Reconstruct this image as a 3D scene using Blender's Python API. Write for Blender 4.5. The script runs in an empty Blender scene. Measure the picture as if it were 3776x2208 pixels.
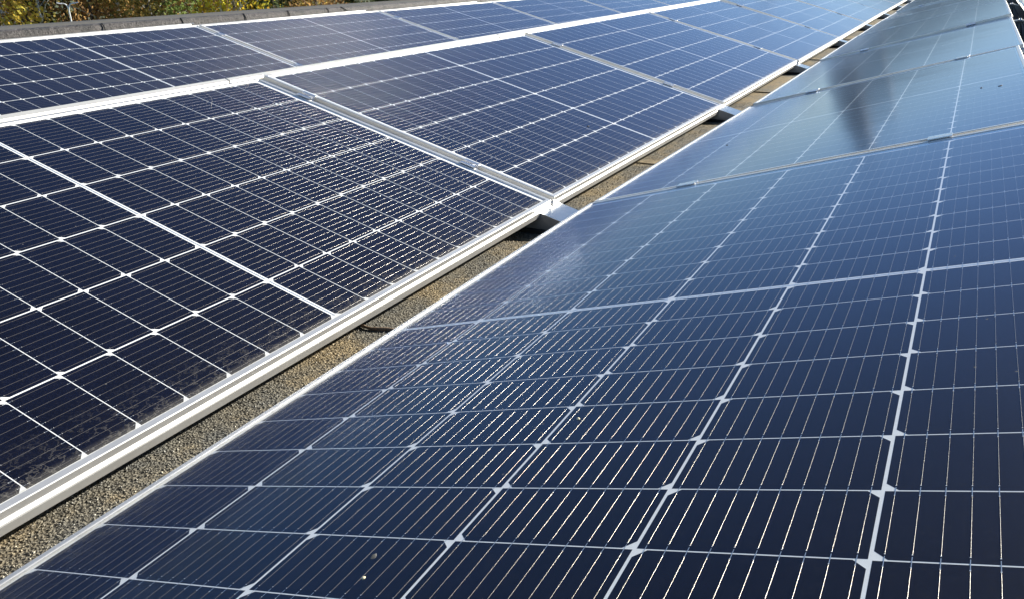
import bpy, bmesh, math, random
from mathutils import Vector, Matrix

scene = bpy.context.scene
COL = scene.collection
random.seed(7)

# ------------------------------------------------------------------ camera, sky, sun, exposure
cam_d = bpy.data.cameras.new("camera")
cam = bpy.data.objects.new("camera", cam_d)
COL.objects.link(cam)
CR = Vector((0.88946631, 0.45687112, -0.01088443))
CU = Vector((-0.15972531, 0.33310223, 0.92926354))
CF = Vector((-0.4281793, 0.82481009, -0.3692571))
cam.matrix_world = Matrix(((CR.x, CU.x, -CF.x, 0.9846177), (CR.y, CU.y, -CF.y, -1.19451003),
                           (CR.z, CU.z, -CF.z, 0.63673297), (0, 0, 0, 1)))
cam_d.sensor_width = 36.0
cam_d.lens = 36.0 * 3151.15 / 3776.0
cam_d.clip_start = 0.02
cam_d.clip_end = 2000.0
scene.camera = cam

SUN = Vector((0.50, 0.77, 0.40)).normalized()
SUN_EL = math.asin(SUN.z)
SUN_AZ = math.atan2(SUN.x, SUN.y)
world = bpy.data.worlds.new("World")
scene.world = world
world.use_nodes = True
wn = world.node_tree
bg = wn.nodes["Background"]
sky = wn.nodes.new("ShaderNodeTexSky")
sky.sky_type = 'NISHITA'
sky.sun_disc = False
sky.sun_elevation = SUN_EL
sky.sun_rotation = SUN_AZ
sky.air_density = 1.0
sky.dust_density = 0.1
sky.ozone_density = 4.0
wn.links.new(sky.outputs[0], bg.inputs[0])
bg.inputs[1].default_value = 0.058

sl = bpy.data.lights.new("sun", 'SUN')
sl.energy = 5.0
sl.angle = math.radians(0.53)
sl.color = (1.0, 0.93, 0.80)
so = bpy.data.objects.new("sun", sl)
COL.objects.link(so)
so.rotation_euler = SUN.to_track_quat('Z', 'Y').to_euler()

scene.view_settings.view_transform = 'Standard'
scene.view_settings.look = 'None'
scene.view_settings.gamma = 1.0
scene.view_settings.exposure = 1.25


# ------------------------------------------------------------------ helpers
def tag(o, label=None, cat=None, group=None, kind=None):
    if label: o["label"] = label
    if cat: o["category"] = cat
    if group: o["group"] = group
    if kind: o["kind"] = kind
    return o


def empty(name, mat=None):
    o = bpy.data.objects.new(name, None)
    o.empty_display_size = 0.05
    COL.objects.link(o)
    if mat is not None:
        o.matrix_world = mat
    return o


class MB:
    """collects geometry of one mesh object, several materials allowed"""
    def __init__(s):
        s.v = []; s.f = []; s.m = []; s.sm = []

    def add(s, vs, fs, m=0, smooth=False):
        b = len(s.v)
        s.v.extend([tuple(p) for p in vs])
        for f in fs:
            s.f.append(tuple(i + b for i in f)); s.m.append(m); s.sm.append(smooth)

    def box(s, x0, x1, y0, y1, z0, z1, m=0):
        vs = [(x, y, z) for x in (x0, x1) for y in (y0, y1) for z in (z0, z1)]
        s.add(vs, [(0, 1, 3, 2), (4, 6, 7, 5), (0, 4, 5, 1), (2, 3, 7, 6), (0, 2, 6, 4), (1, 5, 7, 3)], m)

    def quad(s, a, b, c, d, m=0):
        s.add([a, b, c, d], [(0, 1, 2, 3)], m)

    def extrude(s, prof, y0, y1, m=0, closed=True, dy0=None, smooth=False):
        """profile of (x, z) swept along y"""
        n = len(prof)
        vs = [(x, y0, z) for x, z in prof] + [(x, y1, z) for x, z in prof]
        fs = [(i, (i + 1) % n, n + (i + 1) % n, n + i) for i in range(n if closed else n - 1)]
        s.add(vs, fs, m, smooth)
        if closed:
            s.add(vs, [tuple(range(n))[::-1], tuple(range(n, 2 * n))], m)

    def tube(s, pts, radii, n=8, m=0, cap=True, smooth=True):
        rings = []
        pts = [Vector(p) for p in pts]
        for i, p in enumerate(pts):
            d = (pts[min(i + 1, len(pts) - 1)] - pts[max(i - 1, 0)]).normalized()
            a = d.cross(Vector((0, 0, 1)))
            if a.length < 1e-3: a = d.cross(Vector((1, 0, 0)))
            a.normalize(); b = d.cross(a)
            rings.append([p + radii[i] * (math.cos(2 * math.pi * k / n) * a + math.sin(2 * math.pi * k / n) * b) for k in range(n)])
        vs = [q for r in rings for q in r]
        fs = []
        for i in range(len(pts) - 1):
            for k in range(n):
                fs.append((i * n + k, i * n + (k + 1) % n, (i + 1) * n + (k + 1) % n, (i + 1) * n + k))
        s.add(vs, fs, m, smooth)
        if cap:
            s.add(vs, [tuple(range(n))[::-1], tuple(range((len(pts) - 1) * n, len(pts) * n))], m)

    def mesh(s, name, mats):
        me = bpy.data.meshes.new(name)
        me.from_pydata(s.v, [], s.f)
        for m in mats: me.materials.append(m)
        me.polygons.foreach_set("material_index", s.m)
        me.polygons.foreach_set("use_smooth", s.sm)
        me.update()
        return me

    def build(s, name, mats, parent=None, fix=True):
        if not isinstance(mats, (list, tuple)): mats = [mats]
        me = s.mesh(name, mats)
        if fix:
            bm = bmesh.new(); bm.from_mesh(me)
            bmesh.ops.recalc_face_normals(bm, faces=bm.faces[:])
            bm.to_mesh(me); bm.free()
        o = bpy.data.objects.new(name, me)
        COL.objects.link(o)
        if parent: o.parent = parent
        return o


def link_copy(o, parent=None):
    c = o.copy(); COL.objects.link(c)
    if parent: c.parent = parent
    return c


def copy_tree(o, parent=None):
    c = link_copy(o, parent)
    for ch in o.children: copy_tree(ch, c)
    return c


# ------------------------------------------------------------------ materials
def newmat(name):
    m = bpy.data.materials.new(name); m.use_nodes = True
    nt = m.node_tree
    return m, nt, nt.nodes["Principled BSDF"], nt.nodes["Material Output"]


def N(nt, t, **kw):
    n = nt.nodes.new(t)
    for k, v in kw.items(): setattr(n, k, v)
    return n


def setin(n, **kw):
    for k, v in kw.items(): n.inputs[k.replace('_', ' ')].default_value = v
    return n


def noise(nt, scale, detail=4, rough=0.6, vec=None, dim='3D'):
    n = N(nt, "ShaderNodeTexNoise")
    n.noise_dimensions = dim
    n.inputs["Scale"].default_value = scale
    n.inputs["Detail"].default_value = detail
    n.inputs["Roughness"].default_value = rough
    if vec is not None: nt.links.new(vec, n.inputs["Vector"])
    return n


def ramp(nt, fac, stops):
    r = N(nt, "ShaderNodeValToRGB")
    while len(r.color_ramp.elements) < len(stops): r.color_ramp.elements.new(0.5)
    for e, (p, c) in zip(r.color_ramp.elements, stops):
        e.position = p
        e.color = c if len(c) == 4 else (*c, 1)
    nt.links.new(fac, r.inputs[0])
    return r


def math_(nt, op, a, b=None, c=None, clamp=False):
    n = N(nt, "ShaderNodeMath", operation=op, use_clamp=clamp)
    for i, v in enumerate((a, b, c)):
        if v is None: continue
        if isinstance(v, (int, float)): n.inputs[i].default_value = v
        else: nt.links.new(v, n.inputs[i])
    return n.outputs[0]


def bump(nt, h, strength, dist, bsdf):
    b = N(nt, "ShaderNodeBump")
    b.inputs["Strength"].default_value = strength
    b.inputs["Distance"].default_value = dist
    nt.links.new(h, b.inputs["Height"])
    nt.links.new(b.outputs[0], bsdf.inputs["Normal"])
    return b


def simple(name, col, rough=0.5, metal=0.0, nscale=None, namp=0.0, bmp=None):
    m, nt, p, out = newmat(name)
    p.inputs["Base Color"].default_value = (*col, 1)
    p.inputs["Roughness"].default_value = rough
    p.inputs["Metallic"].default_value = metal
    if nscale:
        tc = N(nt, "ShaderNodeTexCoord")
        n = noise(nt, nscale, 5, 0.65, tc.outputs["Object"])
        lo = tuple(c * (1 - namp) for c in col); hi = tuple(min(1, c * (1 + namp)) for c in col)
        r = ramp(nt, n.outputs[0], [(0.3, lo), (0.7, hi)])
        nt.links.new(r.outputs[0], p.inputs["Base Color"])
        if bmp: bump(nt, n.outputs[0], bmp[0], bmp[1], p)
    return m


M_ALU = simple("anodised_aluminium", (0.68, 0.675, 0.655), 0.38, 0.72, 11, 0.10)
M_ALU_DULL = simple("aluminium_mill_finish", (0.62, 0.62, 0.61), 0.38, 0.75, 40, 0.08)
M_CLAMP = simple("clamp_aluminium", (0.66, 0.67, 0.70), 0.25, 0.9, 90, 0.08)
M_STEEL = simple("galvanised_sheet", (0.50, 0.53, 0.56), 0.27, 0.92, 25, 0.12)
M_DARKSTEEL = simple("support_sheet", (0.30, 0.32, 0.35), 0.42, 0.7, 18, 0.15)
M_RUBBER = simple("rubber_mat", (0.02, 0.02, 0.02), 0.9, 0, 50, 0.3)
M_DEFL = simple("deflector_sheet", (0.74, 0.72, 0.66), 0.42, 0.7, 14, 0.04)

# white backsheet between the cells
M_BACK = simple("white_backsheet", (0.86, 0.87, 0.86), 0.55, 0, 300, 0.04)
# silver ribbon in the middle strip
M_RIBBON = simple("bus_ribbon", (0.55, 0.60, 0.66), 0.38, 0.65, 120, 0.12)

# silicon cells: near-black blue with a faint finger grain
M_CELL, nt, p, out = newmat("silicon_cell")
tc = N(nt, "ShaderNodeTexCoord")
mp = N(nt, "ShaderNodeMapping"); mp.inputs["Scale"].default_value = (60, 900, 1)
nt.links.new(tc.outputs["Object"], mp.inputs[0])
n1 = noise(nt, 1.0, 3, 0.7, mp.outputs[0])
n2 = noise(nt, 7.0, 3, 0.6, tc.outputs["Object"])
mx = math_(nt, 'MULTIPLY', n1.outputs[0], n2.outputs[0])
r = ramp(nt, mx, [(0.12, (0.0007, 0.0012, 0.0060)), (0.42, (0.0022, 0.0033, 0.0130))])
nt.links.new(r.outputs[0], p.inputs["Base Color"])
p.inputs["Roughness"].default_value = 0.5
p.inputs["Specular IOR Level"].default_value = 0.15

# round tinned copper wires
M_WIRE, nt, p, out = newmat("busbar_wire")
tc = N(nt, "ShaderNodeTexCoord")
n1 = noise(nt, 260, 2, 0.6, tc.outputs["Object"])
p.inputs["Base Color"].default_value = (0.165, 0.150, 0.135, 1)
p.inputs["Metallic"].default_value = 0.40
p.inputs["Roughness"].default_value = 0.23
bump(nt, n1.outputs[0], 0.16, 0.0008, p)

# cover glass: thin reflecting sheet, clear below, dust along the low edge
M_GLASS, nt, p, out = newmat("cover_glass")
nt.nodes.remove(p)
tc = N(nt, "ShaderNodeTexCoord")
sep = N(nt, "ShaderNodeSeparateXYZ"); nt.links.new(tc.outputs["Object"], sep.inputs[0])
oi = N(nt, "ShaderNodeObjectInfo")
offs = N(nt, "ShaderNodeVectorMath", operation='ADD')
comb = N(nt, "ShaderNodeCombineXYZ")
nt.links.new(math_(nt, 'MULTIPLY', oi.outputs["Random"], 37.0), comb.inputs[2])
nt.links.new(tc.outputs["Object"], offs.inputs[0]); nt.links.new(comb.outputs[0], offs.inputs[1])
V = offs.outputs[0]
geo = N(nt, "ShaderNodeNewGeometry")
dot = N(nt, "ShaderNodeVectorMath", operation='DOT_PRODUCT')
nt.links.new(geo.outputs["Normal"], dot.inputs[0]); nt.links.new(geo.outputs["Incoming"], dot.inputs[1])
om = math_(nt, 'SUBTRACT', 1.0, math_(nt, 'ABSOLUTE', dot.outputs["Value"]), clamp=True)
FRES = math_(nt, 'MULTIPLY_ADD', math_(nt, 'POWER', om, 5.0), 0.975, 0.020)     # Schlick, same from both sides
gl = N(nt, "ShaderNodeBsdfGlossy"); gl.inputs["Roughness"].default_value = 0.13
nwave = noise(nt, 3.0, 2, 0.5, V)
bp = N(nt, "ShaderNodeBump"); bp.inputs["Strength"].default_value = 0.04; bp.inputs["Distance"].default_value = 0.02
nt.links.new(nwave.outputs[0], bp.inputs["Height"]); nt.links.new(bp.outputs[0], gl.inputs["Normal"])
# anti-reflection coating: bluish when looked at steeply, neutral at grazing angles
arc = N(nt, "ShaderNodeMix", data_type='RGBA')
arc.inputs[6].default_value = (0.26, 0.45, 0.85, 1); arc.inputs[7].default_value = (0.95, 0.96, 1.0, 1)
nt.links.new(math_(nt, 'POWER', om, 4.0), arc.inputs[0]); nt.links.new(arc.outputs[2], gl.inputs["Color"])
tr = N(nt, "ShaderNodeBsdfTransparent"); tr.inputs["Color"].default_value = (0.96, 0.97, 0.97, 1)
mg = N(nt, "ShaderNodeMixShader")
nt.links.new(FRES, mg.inputs[0]); nt.links.new(tr.outputs[0], mg.inputs[1]); nt.links.new(gl.outputs[0], mg.inputs[2])
df = N(nt, "ShaderNodeBsdfDiffuse")
# distance to the low edge: local x grows from the low edge
edge = N(nt, "ShaderNodeMapRange"); edge.inputs[1].default_value = 0.012; edge.inputs[2].default_value = 0.14
edge.inputs[3].default_value = 1.0; edge.inputs[4].default_value = 0.0
nt.links.new(sep.outputs[0], edge.inputs[0])
e2 = math_(nt, 'POWER', edge.outputs[0], 2.2)
mpw = N(nt, "ShaderNodeMapping"); mpw.inputs["Scale"].default_value = (1.0, 0.7, 1.0); nt.links.new(V, mpw.inputs[0])
nv = noise(nt, 46, 3, 0.62, mpw.outputs[0])
vein = math_(nt, 'SUBTRACT', 1.0, math_(nt, 'MULTIPLY', math_(nt, 'ABSOLUTE', math_(nt, 'SUBTRACT', nv.outputs[0], 0.5)), 36.0), clamp=True)
nblot = noise(nt, 14, 4, 0.6, V)
blot = N(nt, "ShaderNodeMapRange"); blot.inputs[1].default_value = 0.45; blot.inputs[2].default_value = 0.68
nt.links.new(nblot.outputs[0], blot.inputs[0])
d1 = math_(nt, 'MULTIPLY', math_(nt, 'MULTIPLY', vein, e2), 0.25)
d2 = math_(nt, 'MULTIPLY', math_(nt, 'MULTIPLY', blot.outputs[0], e2), 0.01)
lip = N(nt, "ShaderNodeMapRange"); lip.inputs[1].default_value = 0.012; lip.inputs[2].default_value = 0.03
lip.inputs[3].default_value = 0.20; lip.inputs[4].default_value = 0.0
nt.links.new(sep.outputs[0], lip.inputs[0])
# specks and hairs all over
vo = N(nt, "ShaderNodeTexVoronoi"); vo.inputs["Scale"].default_value = 30; nt.links.new(V, vo.inputs["Vector"])
spk = N(nt, "ShaderNodeMapRange"); spk.inputs[1].default_value = 0.035; spk.inputs[2].default_value = 0.05
spk.inputs[3].default_value = 0.35; spk.inputs[4].default_value = 0.0
nt.links.new(vo.outputs["Distance"], spk.inputs[0])
sepc = N(nt, "ShaderNodeSeparateColor"); nt.links.new(vo.outputs["Color"], sepc.inputs[0])
spk2 = math_(nt, 'MULTIPLY', spk.outputs[0], math_(nt, 'GREATER_THAN', sepc.outputs[0], 0.62))
nh = noise(nt, 120, 2, 0.5, V)
hair = math_(nt, 'MULTIPLY', math_(nt, 'SUBTRACT', 1.0, math_(nt, 'MULTIPLY', math_(nt, 'ABSOLUTE', math_(nt, 'SUBTRACT', nh.outputs[0], 0.5)), 40.0), clamp=True), 0.022)
film = math_(nt, 'MULTIPLY', nblot.outputs[0], 0.003)
tot = math_(nt, 'ADD', math_(nt, 'ADD', math_(nt, 'ADD', d1, d2), lip.outputs[0]), math_(nt, 'ADD', math_(nt, 'ADD', spk2, hair), film), clamp=True)
df.inputs["Color"].default_value = (0.30, 0.285, 0.25, 1)
mg2 = N(nt, "ShaderNodeMixShader")
nt.links.new(tot, mg2.inputs[0]); nt.links.new(mg.outputs[0], mg2.inputs[1]); nt.links.new(df.outputs[0], mg2.inputs[2])
nt.links.new(mg2.outputs[0], out.inputs[0])

# roofing felt with mineral granules
M_FELT, nt, p, out = newmat("mineral_roofing_felt")
tc = N(nt, "ShaderNodeTexCoord")
g1 = noise(nt, 260, 3, 0.7, tc.outputs["Object"])
vo = N(nt, "ShaderNodeTexVoronoi"); vo.inputs["Scale"].default_value = 240; nt.links.new(tc.outputs["Object"], vo.inputs["Vector"])
big = noise(nt, 5.0, 5, 0.65, tc.outputs["Object"])
rc = ramp(nt, vo.outputs["Color"], [(0.05, (0.076, 0.072, 0.064)), (0.5, (0.148, 0.138, 0.118)), (0.95, (0.235, 0.218, 0.180))])
rb = ramp(nt, big.outputs[0], [(0.35, (0.72, 0.77, 0.82)), (0.47, (1.0, 0.97, 0.88)), (0.60, (1.5, 1.27, 0.88))])
mix = N(nt, "ShaderNodeMix", data_type='RGBA', blend_type='MULTIPLY'); mix.inputs[0].default_value = 1.0
nt.links.new(rc.outputs[0], mix.inputs[6]); nt.links.new(rb.outputs[0], mix.inputs[7])
nt.links.new(mix.outputs[2], p.inputs["Base Color"])
p.inputs["Roughness"].default_value = 0.85
hh = math_(nt, 'ADD', vo.outputs["Distance"], g1.outputs[0])
bump(nt, hh, 0.9, 0.004, p)

M_GRAIN, nt, p, out = newmat("slate_granule")
gi = N(nt, "ShaderNodeNewGeometry")
tc = N(nt, "ShaderNodeTexCoord")
big = noise(nt, 5.0, 5, 0.65, tc.outputs["Object"])
rc = ramp(nt, gi.outputs["Random Per Island"], [(0.0, (0.067, 0.066, 0.060)), (0.45, (0.148, 0.139, 0.121)), (0.90, (0.235, 0.222, 0.188)), (1.0, (0.605, 0.580, 0.521))])
rb = ramp(nt, big.outputs[0], [(0.35, (0.72, 0.77, 0.82)), (0.47, (1.0, 0.97, 0.88)), (0.60, (1.5, 1.27, 0.88))])
mix = N(nt, "ShaderNodeMix", data_type='RGBA', blend_type='MULTIPLY'); mix.inputs[0].default_value = 1.0
nt.links.new(rc.outputs[0], mix.inputs[6]); nt.links.new(rb.outputs[0], mix.inputs[7])
nt.links.new(mix.outputs[2], p.inputs["Base Color"])
p.inputs["Roughness"].default_value = 0.55

# parapet felt: dull on top, tarry and glittering on the inner face
M_CAP, nt, p, out = newmat("parapet_cap_felt")
tc = N(nt, "ShaderNodeTexCoord")
n1 = noise(nt, 22, 6, 0.7, tc.outputs["Object"]); n2 = noise(nt, 180, 3, 0.7, tc.outputs["Object"])
r = ramp(nt, math_(nt, 'ADD', math_(nt, 'MULTIPLY', n1.outputs[0], 0.6), math_(nt, 'MULTIPLY', n2.outputs[0], 0.4)), [(0.35, (0.075, 0.070, 0.058)), (0.65, (0.145, 0.132, 0.110))])
nt.links.new(r.outputs[0], p.inputs["Base Color"]); p.inputs["Roughness"].default_value = 0.85
bump(nt, n2.outputs[0], 0.5, 0.004, p)
M_TAR, nt, p, out = newmat("parapet_face_bitumen")
tc = N(nt, "ShaderNodeTexCoord")
n1 = noise(nt, 9, 6, 0.75, tc.outputs["Object"]); n2 = noise(nt, 38, 4, 0.75, tc.outputs["Object"])
r = ramp(nt, n1.outputs[0], [(0.38, (0.010, 0.009, 0.009)), (0.62, (0.060, 0.052, 0.050))])
nt.links.new(r.outputs[0], p.inputs["Base Color"]); p.inputs["Roughness"].default_value = 0.46
p.inputs["Specular IOR Level"].default_value = 0.5
bump(nt, n2.outputs[0], 1.0, 0.02, p)
M_SEAM = simple("tar_seam", (0.008, 0.008, 0.008), 0.7)
M_CABLE = simple("weathered_cable", (0.17, 0.115, 0.075), 0.8, 0, 80, 0.4)

# ------------------------------------------------------------------ array geometry (levelled frame, metres)
A0 = math.atan2(.10742, 2.26601)
GA, GZ = 0.12287 * math.cos(A0), 0.12287 * math.sin(A0)
TILT_M = 0.31649 - A0
TILT_R = 0.23624 + A0
TILT_T = 0.31508 - A0
PITCH = 1.923
Q, M0, PP, CC = 0.17552, 0.01494, 0.09188, 0.00338
WD = 2 * M0 + 6 * Q
HL = 0.9505
ZG = -0.078


def pose(row, k):
    """matrix of panel k: origin on the middle of its low edge, x up the slope, z out of the glass"""
    dz = ds = dt = dx = 0.0
    y = (k - 1) * PITCH
    if row == 'R':
        dz, ds, dt = {1: (0, .00304, .00089), 2: (-.00724, -.00832, .00381), 3: (-.00396, -.00137, -.0047),
                      4: (.00399, .00138, .0015), 5: (.00243, .00084, -.015), 6: (-.004, -.006, -.018),
                      7: (.003, .002, -.015), 8: (-.002, .002, -.016)}.get(k, (0, 0, 0))
        if k >= 3: dx = 0.014
        t = TILT_R + dt
        o = Vector((GA + dx, y - .00867, GZ + dz)); ex = Vector((math.cos(t), 0, math.sin(t))); ey = Vector((0, 1, ds))
    elif row == 'M':
        dz, ds, dt = {1: (.00179, -.00028, -.00111), 2: (-.00111, -.00604, .00252), 3: (.00061, .00021, .001),
                      5: (-.002, .001, .012), 6: (.002, .001, .014)}.get(k, (0, 0, 0))
        if k >= 4: dx = 0.010
        t = TILT_M + dt
        o = Vector((dx, y, dz)); ex = Vector((-math.cos(t), 0, math.sin(t))); ey = Vector((0, -1, -ds))
    elif row == 'T':
        t = TILT_T - .00141
        o = Vector((-2.2685 - .0011 * y, y + 1.91359, -.00756 * y)); ex = Vector((-math.cos(t), 0, math.sin(t))); ey = Vector((0, -1, .00756))
    else:
        t = TILT_R
        dz = {4: .004, 5: -.003, 6: .002}.get(k, 0)
        o = Vector((GA + 2 * WD * math.cos(t) + 0.128, y - .00867, GZ + dz)); ex = Vector((-math.cos(t), 0, math.sin(t))); ey = Vector((0, -1, 0))
    ey.normalize(); ez = ex.cross(ey).normalized(); ex = ey.cross(ez)
    return Matrix(((ex.x, ey.x, ez.x, o.x), (ex.y, ey.y, ez.y, o.y), (ex.z, ey.z, ez.z, o.z), (0, 0, 0, 1)))


# ---- laminate mesh: backsheet, cells, wires, ribbon, cover glass (local x = 0..WD, y = -HL..HL)
def laminate_mesh():
    b = MB()
    zb, zc, zw = -0.00427, -0.0042, -0.0040
    b.quad((.005, -HL + .005, zb), (WD - .005, -HL + .005, zb), (WD - .005, HL - .005, zb), (.005, HL - .005, zb), 0)
    gx, gy, ch = 0.0030, 0.0016, 0.0098
    for j in range(6):
        x0 = M0 + j * Q + gx / 2; x1 = M0 + (j + 1) * Q - gx / 2
        for half in (1, -1):
            for i in range(10):
                ya = CC + i * PP; yb = ya + PP
                if i == 0: ya = 0.0056
                else: ya += gy / 2
                yb -= gy / 2
                inner = (j % 2 == 0)          # chamfers towards the middle strip in odd columns
                if inner: pts = [(x0, ya + ch), (x0 + ch, ya), (x1 - ch, ya), (x1, ya + ch), (x1, yb), (x0, yb)]
                else: pts = [(x0, ya), (x1, ya), (x1, yb - ch), (x1 - ch, yb), (x0 + ch, yb), (x0, yb - ch)]
                pts = [(x, y * half, zc) for x, y in pts]
                if half < 0: pts = pts[::-1]
                b.add(pts, [tuple(range(6))], 1)
                # wires
                for w in range(10):
                    xw = M0 + j * Q + (w + .5) * Q / 10
                    a, c = (ya + .0065) * half, (yb - .0065) * half
                    if a > c: a, c = c, a
                    rr = .00019
                    prof = [(xw - rr, zw - .0001), (xw - rr * .5, zw + rr * .75), (xw + rr * .5, zw + rr * .75), (xw + rr, zw - .0001)]
                    vs = [(x, a, z) for x, z in prof] + [(x, c, z) for x, z in prof]
                    b.add(vs, [(0, 1, 5, 4), (1, 2, 6, 5), (2, 3, 7, 6)], 2, True)
                    # flat tails crossing the gap
                    ta, tb = (ya + .0065) * half, (ya - .006 if i else ya - .004) * half
                    if ta > tb: ta, tb = tb, ta
                    b.quad((xw - .0003, ta, zw), (xw + .0003, ta, zw), (xw + .0003, tb, zw), (xw - .0003, tb, zw), 3)
                    # solder pads
                    pw = .0005
                    for yp in (a, c):
                        z_ = zw + .0002
                        b.quad((xw - pw, yp - pw, z_), (xw + pw, yp - pw, z_), (xw + pw, yp + pw, z_), (xw - pw, yp + pw, z_), 4)
    # ribbon in the middle strip, broken between strings
    for s0, s1 in ((0, 1), (1, 3), (3, 5), (5, 6)):
        b.box(M0 + s0 * Q + .006, M0 + s1 * Q - .006, -.0019, .0019, zb + .00002, zc - .00002, 3)
    # cover glass
    zg = -.0013
    b.quad((.0112, -HL + .0112, zg), (WD - .0112, -HL + .0112, zg), (WD - .0112, HL - .0112, zg), (.0112, HL - .0112, zg), 5)
    return b


M_PAD = simple("solder_pad", (0.85, 0.85, 0.84), 0.5, 0.3)


def frame_mesh():
    b = MB()
    prof = [(0.0, -.0012), (.0010, 0.0), (.0112, 0.0), (.0120, -.0008), (.0120, -.0060), (.0030, -.0060), (.0030, -.0330),
            (.0220, -.0330), (.0220, -.0350), (-.0050, -.0350), (-.0050, -.0205), (-.0040, -.0185), (0.0, -.0135)]
    n = len(prof)
    corners = [lambda d: (d, -HL + d), lambda d: (WD - d, -HL + d), lambda d: (WD - d, HL - d), lambda d: (d, HL - d)]
    vs = []
    for c in corners:
        for d, z in prof:
            x, y = c(d); vs.append((x, y, z))
    fs = []
    for s in range(4):
        t = (s + 1) % 4
        for i in range(n):
            k = (i + 1) % n
            fs.append((s * n + i, t * n + i, t * n + k, s * n + k))
    b.add(vs, fs, 0)
    return b


def back_mesh():
    b = MB()
    b.quad((.004, -HL + .004, -.0075), (WD - .004, -HL + .004, -.0075), (WD - .004, HL - .004, -.0075), (.004, HL - .004, -.0075), 0)
    b.box(WD * .45, WD * .55, -.06, .06, -.028, -.009, 1)
    return b


proto = empty("solar_panel")
lam = laminate_mesh().build("glass_laminate", [M_BACK, M_CELL, M_WIRE, M_RIBBON, M_PAD, M_GLASS], proto, fix=False)
frm = frame_mesh().build("aluminium_frame", M_ALU, proto)
bck = back_mesh().build("back_cover", [M_BACK, M_RUBBER], proto)

ORD = ["zeroth", "first", "second", "third", "fourth", "fifth", "sixth", "seventh", "eighth", "ninth"]
ROWTXT = {'R': "right-hand row", 'M': "middle row",
          'T': "back-left row", 'S': "row beyond the right ridge gap"}
GRP = {'R': "solar panels of the right-hand row", 'M': "solar panels of the middle row", 'T': "solar panels of the back-left row",
       'S': "solar panels beyond the right ridge"}
SPECIAL = {('R', 1): "large nearest dark blue solar panel filling the lower right",
           ('R', 2): "pale sky-reflecting solar panel behind the nearest one, with a dark spike reflected",
           ('M', 1): "nearest dark navy solar panel left of the gravel strip",
           ('M', 2): "blue solar panel with black insect specks, second of the middle row",
           ('T', 1): "dark navy solar panel at upper left below the parapet",
           }
PANELS = {}
first = True
RANGES = {'R': range(0, 10), 'M': range(0, 10), 'T': range(0, 8), 'S': range(1, 9)}
for row in 'RMTS':
    for k in RANGES[row]:
        if first: o = proto; first = False
        else: o = copy_tree(proto)
        o.matrix_world = pose(row, k)
        kk = k + 1 if 0 in RANGES[row] and row in 'MT' else k
        lab = SPECIAL.get((row, k))
        if not lab:
            if k == 0: lab = "near end solar panel cut by the frame edge, " + ROWTXT[row]
            else: lab = ORD[k] + " solar panel from the front in the " + ROWTXT[row]
        tag(o, lab, "solar panel", GRP[row])
        PANELS[row, k] = o

# ---- module clamps, two on each seam
cl = empty("module_clamp")
b = MB()
# hat-shaped clamp: flat wings over both lips, sunk middle; local x along the seam, y across, z up
L2 = .025
prof = [(-.0185, .0004), (-.0185, .0030), (-.0075, .0030), (-.0060, -.0080), (.0060, -.0080), (.0075, .0030), (.0185, .0030), (.0185, .0004),
        (.0095, .0004), (.0080, -.0105), (-.0080, -.0105), (-.0095, .0004)]
vs = [(-L2, y, z) for y, z in prof] + [(L2, y, z) for y, z in prof]
n = len(prof)
b.add(vs, [(i, (i + 1) % n, n + (i + 1) % n, n + i) for i in range(n)], 0)
for (i0, i1, i2, i3) in ((0, 1, 2, 11), (2, 3, 10, 11), (3, 4, 9, 10), (4, 5, 8, 9), (5, 6, 7, 8)):
    b.add([vs[i0], vs[i1], vs[i2], vs[i3]], [(0, 1, 2, 3)], 0)
    b.add([vs[n + i0], vs[n + i1], vs[n + i2], vs[n + i3]], [(0, 1, 2, 3)], 0)
b.build("clamp_body", M_CLAMP, cl)
b = MB(); b.tube([(0, 0, -.0082), (0, 0, -.0030)], [.0052, .0052], 6, smooth=False)
b.build("bolt_head", M_STEEL, cl)
first = True
EDGE = {'R': ("near the gravel strip", "near the right ridge"), 'M': ("near the gravel strip", "near the ridge band"),
        'T': ("low on the slope", "near the parapet")}
NM = {'R': "right-hand row", 'M': "middle row", 'T': "back-left row"}
for row, ks in (('R', range(0, 8)), ('M', range(0, 8)), ('T', range(0, 7))):
    for k in ks:
        for e, v in enumerate({'R': (.277, .873), 'M': (.279, .893), 'T': (.279, .893)}[row]):
            Ma, Mb = pose(row, k), pose(row, k + 1)
            sgn = 1 if row == 'R' else -1
            pa = Ma @ Vector((v, sgn * HL, 0)); pb = Mb @ Vector((v, -sgn * HL, 0))
            mid = (pa + pb) / 2
            ez = (Ma.col[2].xyz + Mb.col[2].xyz).normalized()
            ex = Ma.col[0].xyz * sgn if row == 'R' else Ma.col[0].xyz
            ey = (pb - pa); ey.z = 0
            # lean with the step between the two frames
            yv = (pb - pa).normalized(); yv = (yv + Vector((0, 1, 0)) * 2).normalized()
            ezz = Ma.col[0].xyz.cross(yv); ezz = ezz if ezz.z > 0 else -ezz
            exx = yv.cross(ezz).normalized()
            up = ezz.normalized()
            mid = mid + up * .0008
            o = cl if first else copy_tree(cl)
            first = False
            o.matrix_world = Matrix(((exx.x, yv.x, up.x, mid.x), (exx.y, yv.y, up.y, mid.y), (exx.z, yv.z, up.z, mid.z), (0, 0, 0, 1)))
            nth = "nearest cut-off seam" if k == 0 else ORD[k] + " seam"
            tag(o, f"silver clamp on the {nth} of the {NM[row]}, {EDGE[row][e]}", "clamp", "clamps on the panel seams")

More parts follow.
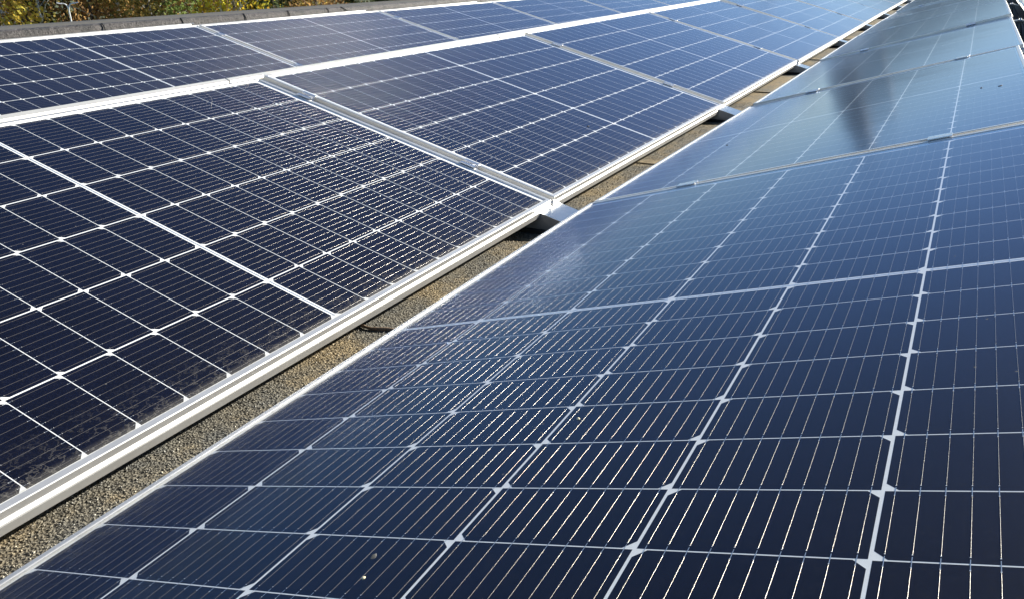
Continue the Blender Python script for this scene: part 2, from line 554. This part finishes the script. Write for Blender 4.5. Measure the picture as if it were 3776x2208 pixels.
# ---- sheet-metal support brackets crossing the gravel strip at each seam
br = empty("support_bracket")
b = MB()
sl_ = math.tan(TILT_M)
X0, X1, HWB = -.55, .19, .063
def zt(x): return -.0195 - sl_ * x - .0
t_ = .0015
b.add([(X0, -HWB, zt(X0)), (X1, -HWB, zt(X1)), (X1, HWB, zt(X1)), (X0, HWB, zt(X0)),
       (X0, -HWB, zt(X0) - t_), (X1, -HWB, zt(X1) - t_), (X1, HWB, zt(X1) - t_), (X0, HWB, zt(X0) - t_)],
      [(0, 1, 2, 3), (7, 6, 5, 4), (0, 4, 5, 1), (1, 5, 6, 2), (2, 6, 7, 3), (3, 7, 4, 0)])
b.build("top_plate", M_STEEL, br)
for sy in (-1, 1):
    b = MB()
    y0 = sy * (HWB - .0006); y1 = sy * (HWB - .0022)
    zb0 = ZG + .012
    vs = []
    for y in (y0, y1):
        vs += [(X0, y, zt(X0) - t_), (.16, y, zt(.16) - t_), (.16, y, zb0), (X0, y, zb0)]
    b.add(vs, [(0, 1, 2, 3), (7, 6, 5, 4), (0, 4, 5, 1), (1, 5, 6, 2), (2, 6, 7, 3), (3, 7, 4, 0)])
    # pressed stiffening line
    b.add([(X0 + .05, y0 + sy * .001, -.046), (.12, y0 + sy * .001, -.058), (.12, y0 + sy * .001, -.060), (X0 + .05, y0 + sy * .001, -.050)], [(0, 1, 2, 3)])
    b.build("side_flange", M_DARKSTEEL, br)
b = MB(); b.box(X0, .17, -HWB - .012, HWB + .012, ZG - .001, ZG + .011)
b.build("rubber_pad", M_RUBBER, br)
for k in range(0, 9):
    o = br if k == 0 else copy_tree(br)
    o.location = (0.0 if k < 4 else .008, .9615 + PITCH * (k - 1) - .018, 0)
    lab = "galvanised support bracket cut by the frame at the near end of the gravel strip" if k == 0 else \
        f"galvanised support bracket bridging the gravel strip under the {ORD[k]} panel seam"
    tag(o, lab, "bracket", "support brackets across the gravel strip")

# ---- triangular supports in the right ridge gap
HX = GA + WD * math.cos(TILT_R); HZ = GZ + WD * math.sin(TILT_R)
RX = HX + .064
rs = empty("ridge_support")
b = MB()
for s in (-1, 1):
    b.add([(s * .066, -.016, -.014), (s * .006, -.016, .002), (s * .006, .016, .002), (s * .066, .016, -.014),
           (s * .066, -.016, -.018), (s * .006, -.016, -.002), (s * .006, .016, -.002), (s * .066, .016, -.018)],
          [(0, 1, 2, 3), (7, 6, 5, 4), (0, 4, 5, 1), (1, 5, 6, 2), (2, 6, 7, 3), (3, 7, 4, 0)])
b.build("ridge_cap", M_ALU, rs)
b = MB(); b.tube([(0, -.010, -.010), (0, .004, .006)], [.008, .008], 8)
b.build("cap_joint", M_ALU, rs)
b = MB()
zb = ZG - (HZ - .030) + .004
tx = .060; bx = .36
b.add([(-tx, 0, -.016), (0, 0, -.003), (tx, 0, -.016), (bx, 0, zb), (-bx, 0, zb),
       (-tx, .002, -.016), (0, .002, -.003), (tx, .002, -.016), (bx, .002, zb), (-bx, .002, zb)],
      [(0, 1, 2, 3, 4), (9, 8, 7, 6, 5), (0, 5, 6, 1), (1, 6, 7, 2), (2, 7, 8, 3), (3, 8, 9, 4), (4, 9, 5, 0)])
b.build("triangle_plate", M_DARKSTEEL, rs)
for xb in (-.22, -.07, .08, .23):
    b = MB()
    w0, w1 = .004, .014
    b.add([(xb * .05 - w0, -.001, -.012), (xb * .05 + w0, -.001, -.012), (xb + w1, -.001, zb + .01), (xb - w1, -.001, zb + .01),
           (xb * .05, -.007, -.014), (xb, -.012, zb + .01)], [(0, 4, 5, 3), (4, 1, 2, 5), (3, 5, 2), (0, 1, 4)])
    b.build("stiffening_rib", M_DARKSTEEL, rs)
for n_, k in enumerate(range(1, 8)):
    o = rs if n_ == 0 else copy_tree(rs)
    o.location = (RX, .9615 + PITCH * (k - 1) - .008, HZ - .030)
    tag(o, f"black triangular ridge support with white cap at the {ORD[k]} seam of the right ridge", "support", "supports in the right ridge gap")

# ---- wind deflector sheets behind the middle and back-left ridges
def deflector(row, y0, y1, z_off):
    t = TILT_M if row == 'M' else TILT_T - .00141
    bx_ = 0.0 if row == 'M' else -2.2685
    hx = bx_ - WD * math.cos(t); hz = WD * math.sin(t) + z_off
    c, s = math.cos(t), math.sin(t)
    def pt(a, h): return (hx - a * c - h * s * -1 * -1, hz + a * s + h * c)
    pk = .0125 if row == 'M' else .0065
    prof = [(hx - .0115, hz - .030), (hx - .0115, hz + .000), (hx - .0130, hz + pk * .35), (hx - .026, hz + pk), (hx - .030, hz + pk - .003),
            (hx - .20, ZG + .03), (hx - .24, ZG + .03), (hx - .24, ZG + .028), (hx - .2012, ZG + .028), (hx - .0288, hz + pk - .0045),
            (hx - .0255, hz + pk - .0016), (hx - .0140, hz + pk * .35 - .0014), (hx - .0128, hz - .001), (hx - .0128, hz - .030)]
    b = MB(); b.extrude(prof, y0, y1)
    return b


DJ = 1.80
for row, base, n_ in (('M', .835 - DJ, 7), ('T', 2.84 - 2 * DJ, 7)):
    for i in range(n_):
        y0 = base + DJ * (i - 1) + .004; y1 = base + DJ * i - .004
        z_off = 0.0 if row == 'M' else -.00756 * (0.5 * (y0 + y1) - 1.91)
        root = empty("wind_deflector")
        sheet = deflector(row, y0, y1, z_off).build("deflector_sheet", M_DEFL, root)
        # joint plate under the butt joint
        t = TILT_M
        bx_ = 0.0 if row == 'M' else -2.2685
        hx = bx_ - WD * math.cos(t); hz = WD * math.sin(t) + z_off
        pk = .0125 if row == 'M' else .0065
        j = MB()
        j.add([(hx - .0145, y1 - .03, hz + pk * .35 - .0022), (hx - .0145, y1 + .03, hz + pk * .35 - .0022), (hx - .0250, y1 + .03, hz + pk - .0026), (hx - .0250, y1 - .03, hz + pk - .0026)], [(0, 1, 2, 3)])
        j.build("joint_plate", M_DARKSTEEL, root, fix=False)
        rn = "cream ridge band between the two left rows" if row == 'M' else "cream band below the roof parapet"
        tag(root, f"{ORD[i + 1]} piece from the left of the {rn}", "deflector",
            "wind deflector sheets along the ridges")

# ------------------------------------------------------------------ roof, parapet, ground
b = MB()
b.box(-4.42, 9.0, -6.0, 24.0, -12.0, ZG)
roof = b.build("roof", M_FELT); tag(roof, kind="structure")
b = MB(); b.box(-900, 900, -900, 900, -12.4, -12.02)
M_GRASS = simple("meadow_grass", (0.07, 0.085, 0.03), 0.9, 0, 0.15, 0.5)
gnd = b.build("ground", M_GRASS); tag(gnd, kind="structure")
# lapped felt sheets
for y, w in ((1.83, .004), (3.815, .006), (5.6, .006), (7.4, .006), (-1.2, .004)):
    b = MB()
    b.box(-4.0, 9.0, y, y + 1.02 if False else y + .05, ZG, ZG + w)
    lap = b.build("felt_lap", M_FELT, roof)

# granules lying loose on the visible gravel strip
rg = random.Random(3)
b = MB()
def octa(c, r, rr):
    ax = [rr.uniform(.5, 1.1) * r for _ in range(3)]
    th = rr.uniform(0, 6.28); ct, st = math.cos(th), math.sin(th); tl = rr.uniform(-.5, .5)
    vs = []
    for dx, dy, dz in ((1, 0, 0), (-1, 0, 0), (0, 1, 0), (0, -1, 0), (0, 0, 1), (0, 0, -1)):
        x, y, z = dx * ax[0], dy * ax[1], dz * ax[2] * .8
        x, z = x + tl * z, z - tl * x * .4
        vs.append((c[0] + x * ct - y * st, c[1] + x * st + y * ct, c[2] + z))
    return vs
OF = [(0, 2, 4), (2, 1, 4), (1, 3, 4), (3, 0, 4), (2, 0, 5), (1, 2, 5), (3, 1, 5), (0, 3, 5)]
for i in range(26000):
    y = -.75 + (rg.random() ** 1.35) * 4.2
    x = rg.uniform(-.17, .16)
    b.add(octa((x, y, ZG + .0008), rg.uniform(.0010, .0026), rg), OF)
gr = b.build("loose_granules", M_GRAIN, fix=False); tag(gr, kind="stuff")

# parapet
pr = empty("roof_parapet")
def pz(y): return .300 - .0075 * y
b = MB()
Y0, Y1 = -4.0, 14.0
n = 40
for face, mat in ((0, None),):
    pass
prof_cap = [(-4.40, .010), (-4.405, -.02), (-4.405, -.40)]
ys = [Y0 + (Y1 - Y0) * i / 120 for i in range(121)]
rp = random.Random(5)
jit = [rp.uniform(-.004, .004) for _ in ys]
capv = []; tarv = []
for y, j in zip(ys, jit):
    z = pz(y)
    capv += [(-4.405, y, ZG), (-4.405, y, z - .01), (-4.39, y, z + .004), (-4.03 + j, y, z + .004)]
    tarv += [(-4.03 + j, y, z + .004), (-4.005 + j, y, z - .002), (-3.990 + j * 1.5, y, z - .022), (-3.985 + j * 2, y, z - .06), (-3.98 + j, y, z - .13), (-3.96, y, ZG + .05), (-3.88, y, ZG + .002)]
def strip(mb, vs, w):
    fs = []
    for i in range(len(vs) // w - 1):
        for k in range(w - 1):
            fs.append((i * w + k, i * w + k + 1, (i + 1) * w + k + 1, (i + 1) * w + k))
    mb.add(vs, fs, 0, True)
b = MB(); strip(b, capv, 4); b.build("cap_felt", M_CAP, pr, fix=False)
b = MB(); strip(b, tarv, 7); b.build("inner_face", M_TAR, pr, fix=False)
tag(pr, "low felt-covered roof parapet with tarry inner edge behind the back-left panels", "parapet")
for yj, bend in ((2.73, 0), (3.38, 0), (4.0, 0), (4.5, 0), (5.0, 0), (5.2, .14)):
    z = pz(yj)
    b = MB()
    pts = [(-4.008, yj - .006, z + .003), (-4.002, yj, z + .001), (-3.985, yj + bend * .3, z - .022), (-3.978, yj + bend * .8, z - .06), (-3.972, yj + bend, z - .14)]
    b.tube(pts, [.002, .004, .0045, .0045, .004], 6)
    b.build("felt_joint", M_SEAM, pr)

# cable lying across the strip
b = MB()
pts = []
for i in range(22):
    f_ = i / 21
    x = -.16 + f_ * .30
    pts.append((x, .131 + .006 * math.sin(x * 30) + .004 * math.sin(x * 75 + 1), ZG + .005 + .002 * math.sin(f_ * 9)))
b.tube(pts, [(.0040 + .0010 * math.sin(i * 1.3)) for i in range(22)], 8)
tag(b.build("old_cable", M_CABLE), "weathered brown cable lying across the gravel strip", "cable")

# ------------------------------------------------------------------ debris on the panels
M_SPECK = simple("dried_seed", (0.72, 0.63, 0.40), 0.7)
M_SPECKD = simple("dark_insect", (0.02, 0.018, 0.018), 0.7)
M_SMEAR = simple("grey_smear", (0.07, 0.07, 0.066), 0.9, 0, 300, .5)
M_HAIR = simple("pale_fibre", (0.28, 0.28, 0.27), 0.8)
def on(row, v, y, h=0.0):
    k = int(round(y / PITCH)) + 1
    if row == 'T': k = int(round((y - 1.9136) / PITCH)) + 1
    Mx = pose(row, k)
    loc = Mx.inverted() @ Vector((0, y, 0))
    q = Mx @ Vector((v, (y - (k - 1) * PITCH + .00867 * (row == 'R')) * (1 if row == 'R' else -1), -.0013 + h))
    return q, Mx
def blob(name, row, v, y, r, squash, mat, label, cat, group=None, elong=1.0):
    q, Mx = on(row, v, y, r * squash * .4)
    b = MB()
    rings = 5; seg = 9
    rr = random.Random(int(v * 1000 + y * 77))
    vs = []
    for i in range(rings):
        th = math.pi * (i + .5) / rings
        for k in range(seg):
            ph = 2 * math.pi * k / seg
            j = rr.uniform(.75, 1.2)
            vs.append((r * elong * math.sin(th) * math.cos(ph) * j, r * math.sin(th) * math.sin(ph) * j, r * squash * math.cos(th)))
    fs = [(i * seg + k, i * seg + (k + 1) % seg, (i + 1) * seg + (k + 1) % seg, (i + 1) * seg + k) for i in range(rings - 1) for k in range(seg)]
    fs += [tuple(range(seg)), tuple(range((rings - 1) * seg, rings * seg))]
    b.add(vs, fs, 0, True)
    o = b.build(name, mat)
    M3 = Mx.copy(); M3.translation = q
    o.matrix_world = M3 @ Matrix.Rotation(rr.uniform(0, 3), 4, 'Z')
    tag(o, label, cat, group)
blob("seed_husk", 'R', .564, -.420, .0019, .6, M_SPECK, "pale cream husk right of the middle on the nearest panel", "debris", elong=1.6)
blob("seed_husk", 'R', .487, -.721, .0017, .6, M_SPECK, "yellowish husk below the grey smear on the nearest panel", "debris", elong=1.3)
blob("leaf_fragment", 'R', .474, -.690, .0030, .10, M_SMEAR, "thin grey leaf flake low on the nearest panel", "debris", elong=1.8)
blob("dark_speck", 'R', .215, 1.618, .0035, .4, M_SPECKD, "dark speck on the pale panel near its low left edge", "debris")
blob("dark_speck", 'R', .953, 1.723, .0032, .4, M_SPECKD, "dark speck left of two on the pale panel at upper right", "debris")
blob("dark_speck", 'R', 1.001, 1.678, .0040, .35, M_SPECKD, "longer dark speck on the pale panel near the right edge", "debris", elong=1.8)
blob("dead_insect", 'M', .228, 1.754, .0042, .5, M_SPECKD, "small black insect on the second panel of the middle row", "insect", elong=1.6)
b = MB()
pts = []
for i in range(14):
    f_ = i / 13
    q, _ = on('M', 1.055 - .115 * f_, .677 - .062 * f_ + .018 * math.sin(f_ * 4) , .0015 + .002 * math.sin(f_ * 6) ** 2)
    pts.append(q)
b.tube(pts, [.00035] * 14, 5)
tag(b.build("plant_fibre", M_HAIR), "thin curved fibre at the top of the nearest middle-row panel", "debris")

# ------------------------------------------------------------------ far: trees, lamp, building
def bark(name, c1, c2, sc):
    m, nt, p, out = newmat(name)
    tc = N(nt, "ShaderNodeTexCoord")
    n = noise(nt, sc, 4, 0.7, tc.outputs["Object"])
    r = ramp(nt, n.outputs[0], [(0.40, c1), (0.55, c2)])
    nt.links.new(r.outputs[0], p.inputs["Base Color"]); p.inputs["Roughness"].default_value = 0.9
    return m
M_BIRCH = bark("birch_bark", (0.06, 0.05, 0.045), (0.62, 0.60, 0.56), 3.0)
M_BARK = bark("brown_bark", (0.035, 0.028, 0.02), (0.11, 0.09, 0.07), 4.0)
def leafmat(name, stops):
    m, nt, p, out = newmat(name)
    gi = N(nt, "ShaderNodeNewGeometry")
    oi = N(nt, "ShaderNodeObjectInfo")
    f = math_(nt, 'ADD', math_(nt, 'MULTIPLY', gi.outputs["Random Per Island"], .8), math_(nt, 'MULTIPLY', oi.outputs["Random"], .2))
    r = ramp(nt, f, stops)
    nt.links.new(r.outputs[0], p.inputs["Base Color"])
    p.inputs["Roughness"].default_value = 0.7
    p.inputs["Specular IOR Level"].default_value = 0.2
    tl = N(nt, "ShaderNodeBsdfTranslucent"); nt.links.new(r.outputs[0], tl.inputs[0])
    mx = N(nt, "ShaderNodeMixShader"); mx.inputs[0].default_value = 0.5
    nt.links.new(p.outputs[0], mx.inputs[1]); nt.links.new(tl.outputs[0], mx.inputs[2]); nt.links.new(mx.outputs[0], out.inputs[0])
    return m
LEAF = {
    'yellow': leafmat("yellow_birch_leaves", [(0, (0.446, 0.296, 0.053)), (.5, (0.700, 0.515, 0.081)), (1, (0.700, 0.700, 0.161))]),
    'gold': leafmat("golden_leaves", [(0, (0.558, 0.309, 0.033)), (.5, (0.700, 0.617, 0.053)), (1, (0.700, 0.700, 0.135))]),
    'olive': leafmat("olive_leaves", [(0, (0.153, 0.124, 0.038)), (.5, (0.334, 0.257, 0.074)), (1, (0.614, 0.463, 0.135))]),
    'brown': leafmat("brown_leaves", [(0, (0.140, 0.083, 0.038)), (.5, (0.334, 0.202, 0.081)), (1, (0.614, 0.387, 0.161))]),
    'green': leafmat("green_leaves", [(0, (0.098, 0.142, 0.048)), (.5, (0.208, 0.283, 0.086)), (1, (0.390, 0.463, 0.161))]),
    'dark': leafmat("spruce_needles", [(0, (0.029, 0.040, 0.021)), (.5, (0.061, 0.087, 0.039)), (1, (0.127, 0.155, 0.069))]),
}
def crown_mesh(kind, seed, H):
    rr = random.Random(seed)
    b = MB()
    if kind == 'spruce':
        nlev = 30
        for i in range(nlev):
            f = i / (nlev - 1)
            z = H * (.10 + .88 * f); R = H * .16 * (1 - f) ** .8 + .15
            for k in range(int(11 + 16 * (1 - f))):
                a = rr.uniform(0, 6.283); le = R * rr.uniform(.55, 1.1)
                for s in range(5):
                    q = (s + .6) / 5 * le
                    c = Vector((math.cos(a) * q, math.sin(a) * q, z - .25 * q + rr.uniform(-.15, .15)))
                    sz = rr.uniform(.25, .5)
                    leaf(b, c, sz, rr)
    else:
        nb = 26
        for i in range(nb):
            f = (i + rr.random()) / nb
            z = H * (.16 + .78 * f)
            R = H * .20 * math.sin(math.pi * min(1, .18 + .80 * f)) ** .8
            a = rr.uniform(0, 6.283); q = R * math.sqrt(rr.random()) * 1.05
            cc = Vector((math.cos(a) * q, math.sin(a) * q, z))
            cr = H * rr.uniform(.045, .085)
            for k in range(95 if kind == 'full' else 46):
                d = Vector((rr.gauss(0, 1), rr.gauss(0, 1), rr.gauss(0, 1.2)))
                d = d.normalized() * cr * rr.random() ** .5 * 1.25
                leaf(b, cc + d, rr.uniform(.20, .46), rr)
    return b
def leaf(b, c, sz, rr):
    a = Vector((rr.gauss(0, 1), rr.gauss(0, 1), rr.gauss(0, 1))).normalized()
    t = a.orthogonal().normalized(); u = a.cross(t)
    t *= sz; u *= sz * rr.uniform(.4, .8)
    b.add([c + t * .6, c + u * .55 - t * .1, c - t * .55, c - u * .5 + t * .05], [(0, 1, 2, 3)])
def trunk_mesh(kind, seed, H):
    rr = random.Random(seed)
    b = MB()
    lean = (rr.uniform(-.03, .03), rr.uniform(-.03, .03))
    pts = [(lean[0] * H * f + .12 * math.sin(f * 5 + seed), lean[1] * H * f, H * f * .96) for f in [i / 9 for i in range(10)]]
    r0 = H * .011 if kind != 'spruce' else H * .012
    b.tube(pts, [max(.02, r0 * (1 - .93 * i / 9)) for i in range(10)], 7)
    if kind != 'spruce':
        for i in range(22):
            f = rr.uniform(.2, .92)
            base = Vector(pts[int(f * 9)])
            base = base.lerp(Vector(pts[min(9, int(f * 9) + 1)]), f * 9 - int(f * 9))
            a = rr.uniform(0, 6.283); le = H * .20 * math.sin(math.pi * min(1, .18 + .8 * f)) * rr.uniform(.6, 1.1)
            p1 = base + Vector((math.cos(a) * le * .5, math.sin(a) * le * .5, le * .5))
            p2 = base + Vector((math.cos(a) * le, math.sin(a) * le, le * .75))
            b.tube([base, p1, p2], [r0 * .35 * (1 - f * .6), r0 * .22 * (1 - f * .6), .012], 5)
    return b
H0 = 20.0
CR_ = {}
for kind, seeds in (('full', (1, 2, 3)), ('sparse', (4, 5)), ('spruce', (6, 7))):
    for s in seeds:
        CR_[kind, s] = (crown_mesh(kind, s, H0).mesh("crown", [LEAF['olive']]), trunk_mesh(kind, s, H0).mesh("trunk", [M_BARK]))
CAMP = Vector((0.9846, -1.1945, 0))
def tree(az, dist, H, kind, seed, leafm, barkm, name, label, group=None):
    a = math.radians(az)
    root = empty(name)
    root.location = (CAMP.x + math.sin(a) * dist, CAMP.y + math.cos(a) * dist, -12.05)
    root.rotation_euler = (0, 0, random.uniform(0, 6.28))
    s = H / H0; w = s * random.uniform(.9, 1.15)
    root.scale = (w, w, s)
    cm, tm = CR_[kind, seed]
    for nm, me, mt in (("trunk", tm, barkm), ("crown", cm, leafm)):
        o = bpy.data.objects.new(nm, me); COL.objects.link(o); o.parent = root
        o.material_slots[0].link = 'OBJECT'; o.material_slots[0].material = mt
    tag(root, label, "tree", group)
    return root
def topH(az, dist):
    """skyline measured from the reflections in the right-hand panels"""
    el = 2.4 + (9.0 - 2.4) * max(0, min(1, (-27 - az) / 34.0))
    return dist * math.tan(math.radians(el)) + 12.6
FRONT = [  # azimuth, distance, kind, seed, leaf, bark, name, label
    (-58.2, 92, 'sparse', 4, 'brown', M_BIRCH, "birch_tree", "half-bare brown birch with white stems at the far left edge"),
    (-56.6, 96, 'sparse', 5, 'brown', M_BIRCH, "birch_tree", "brownish thin birch left of the bright yellow birch"),
    (-54.9, 90, 'full', 1, 'yellow', M_BIRCH, "birch_tree", "bright yellow birch left of the street lamp"),
    (-52.4, 104, 'full', 2, 'brown', M_BARK, "broadleaf_tree", "dark brown tree right behind the street lamp"),
    (-50.9, 97, 'full', 3, 'brown', M_BIRCH, "birch_tree", "brown birch with white stem right of the street lamp"),
    (-49.4, 94, 'full', 1, 'olive', M_BARK, "broadleaf_tree", "olive-yellow tree right of the brown birch"),
    (-47.4, 98, 'spruce', 6, 'green', M_BIRCH, "conifer_tree", "narrow fresh green tree left of the golden birches"),
    (-46.3, 95, 'sparse', 5, 'brown', M_BARK, "broadleaf_tree", "light brown thin tree left of the golden birches"),
    (-45.2, 91, 'full', 2, 'gold', M_BIRCH, "birch_tree", "golden yellow birch, left of two golden ones"),
    (-43.9, 93, 'full', 3, 'gold', M_BIRCH, "birch_tree", "golden yellow birch beside the dark spruce"),
    (-42.2, 92, 'spruce', 7, 'dark', M_BARK, "spruce_tree", "dark spruce right of the golden birches"),
    (-40.9, 96, 'full', 1, 'olive', M_BARK, "broadleaf_tree", "olive tree right of the dark spruce"),
    (-39.3, 95, 'full', 2, 'brown', M_BARK, "broadleaf_tree", "orange-brown tree where the parapet leaves the picture"),
]
for az, di, kd, sd, lf, bk, nm, lb in FRONT:
    tree(az, di, topH(az, di) * random.uniform(.9, 1.05), kd, sd, LEAF[lf], bk, nm, lb, "trees beyond the parapet")
rt = random.Random(11)
KINDS = [('full', 1, 'olive', M_BARK, "broadleaf_tree"), ('full', 2, 'brown', M_BARK, "broadleaf_tree"), ('spruce', 6, 'dark', M_BARK, "spruce_tree"),
         ('full', 3, 'olive', M_BIRCH, "birch_tree"), ('spruce', 7, 'dark', M_BARK, "spruce_tree"), ('full', 1, 'brown', M_BARK, "broadleaf_tree")]
BL = {"broadleaf_tree": "dull brown-green tree deep in the wood behind the front trees", "spruce_tree": "dark spruce deep in the wood behind the front trees",
      "birch_tree": "olive birch deep in the wood behind the front trees"}
for i in range(46):
    az = -66 + 42 * i / 45 + rt.uniform(-.4, .4)
    di = rt.uniform(107, 128)
    kd, sd, lf, bk, nm = KINDS[rt.randrange(len(KINDS))]
    tree(az, di, topH(az, di) * rt.uniform(.88, 1.06), kd, sd, LEAF[lf], bk, nm, BL[nm], "background wood: " + nm.replace('_', ' '))

# street lamp with two arms
a = math.radians(-53.4); D_ = 80.0
lp = empty("street_lamp")
lp.location = (CAMP.x + math.sin(a) * D_, CAMP.y + math.cos(a) * D_, -12.02)
lp.rotation_euler = (0, 0, -a)
M_LAMP = simple("lamp_galvanised", (0.72, 0.73, 0.74), .45, .5)
HT = 12.02 + .64 - .0335 * D_
b = MB(); b.tube([(0.10, 0, 0), (0.06, 0, HT * .6), (0, 0, HT - .75)], [.09, .07, .055], 10)
b.build("pole", M_LAMP, lp)
for s in (-1, 1):
    b = MB()
    pts = [(0, 0, HT - .75)] + [(s * .30 * (1 - math.cos(t)), 0, HT - .75 + .55 * math.sin(t)) for t in (.4, .8, 1.2, 1.57)] + [(s * .48, 0, HT - .18)]
    b.tube(pts, [.05] * 6, 8)
    arm = b.build("curved_arm", M_LAMP, lp)
    b = MB()
    b.add([(s * .42, -.10, HT - .23), (s * .80, -.11, HT - .14), (s * .80, .11, HT - .14), (s * .42, .10, HT - .23),
           (s * .45, -.06, HT - .14), (s * .78, -.07, HT - .08), (s * .78, .07, HT - .08), (s * .45, .06, HT - .14)],
          [(0, 1, 2, 3), (7, 6, 5, 4), (0, 4, 5, 1), (1, 5, 6, 2), (2, 6, 7, 3), (3, 7, 4, 0)])
    b.build("lamp_head", M_LAMP, lp)
tag(lp, "white double-armed street lamp standing before the autumn trees", "street lamp")

# grey hall straight ahead of the rows (seen in the panels as a reflection)
M_CLAD = simple("grey_cladding", (0.34, 0.335, 0.33), 0.7, 0, .3, .12)
M_TOWER = simple("dark_cladding", (0.20, 0.195, 0.19), 0.7, 0, .3, .1)
M_WIN = simple("window_glass", (0.03, 0.035, 0.04), .1)
gh = empty("grey_hall")
YB = 58.0
b = MB(); b.box(-8.4, 9.0, YB, YB + 25, -12.03, 3.4); b.build("wall", M_CLAD, gh)
b = MB(); b.box(-8.5, 9.3, YB - .25, YB + 25.3, 3.4, 3.65); b.build("roof", M_DARKSTEEL, gh)
b = MB(); b.box(-8.22, -6.2, YB - .3, YB + 1.0, 3.65, 4.5); b.build("plant_room", M_CLAD, gh)
b = MB(); b.box(-9.3, -8.25, YB - .6, YB + .9, -12.03, 6.6); b.build("tower", M_TOWER, gh)
for i in range(6):
    for fl in range(4):
        b = MB(); b.box(-5.6 + i * 2.4, -4.0 + i * 2.4, YB - .05, YB - .01, -10.6 + fl * 3.6, -9.0 + fl * 3.6)
        b.build("window", M_WIN, gh)
tag(gh, "plain grey hall with a stair tower far ahead of the panel rows", "building")
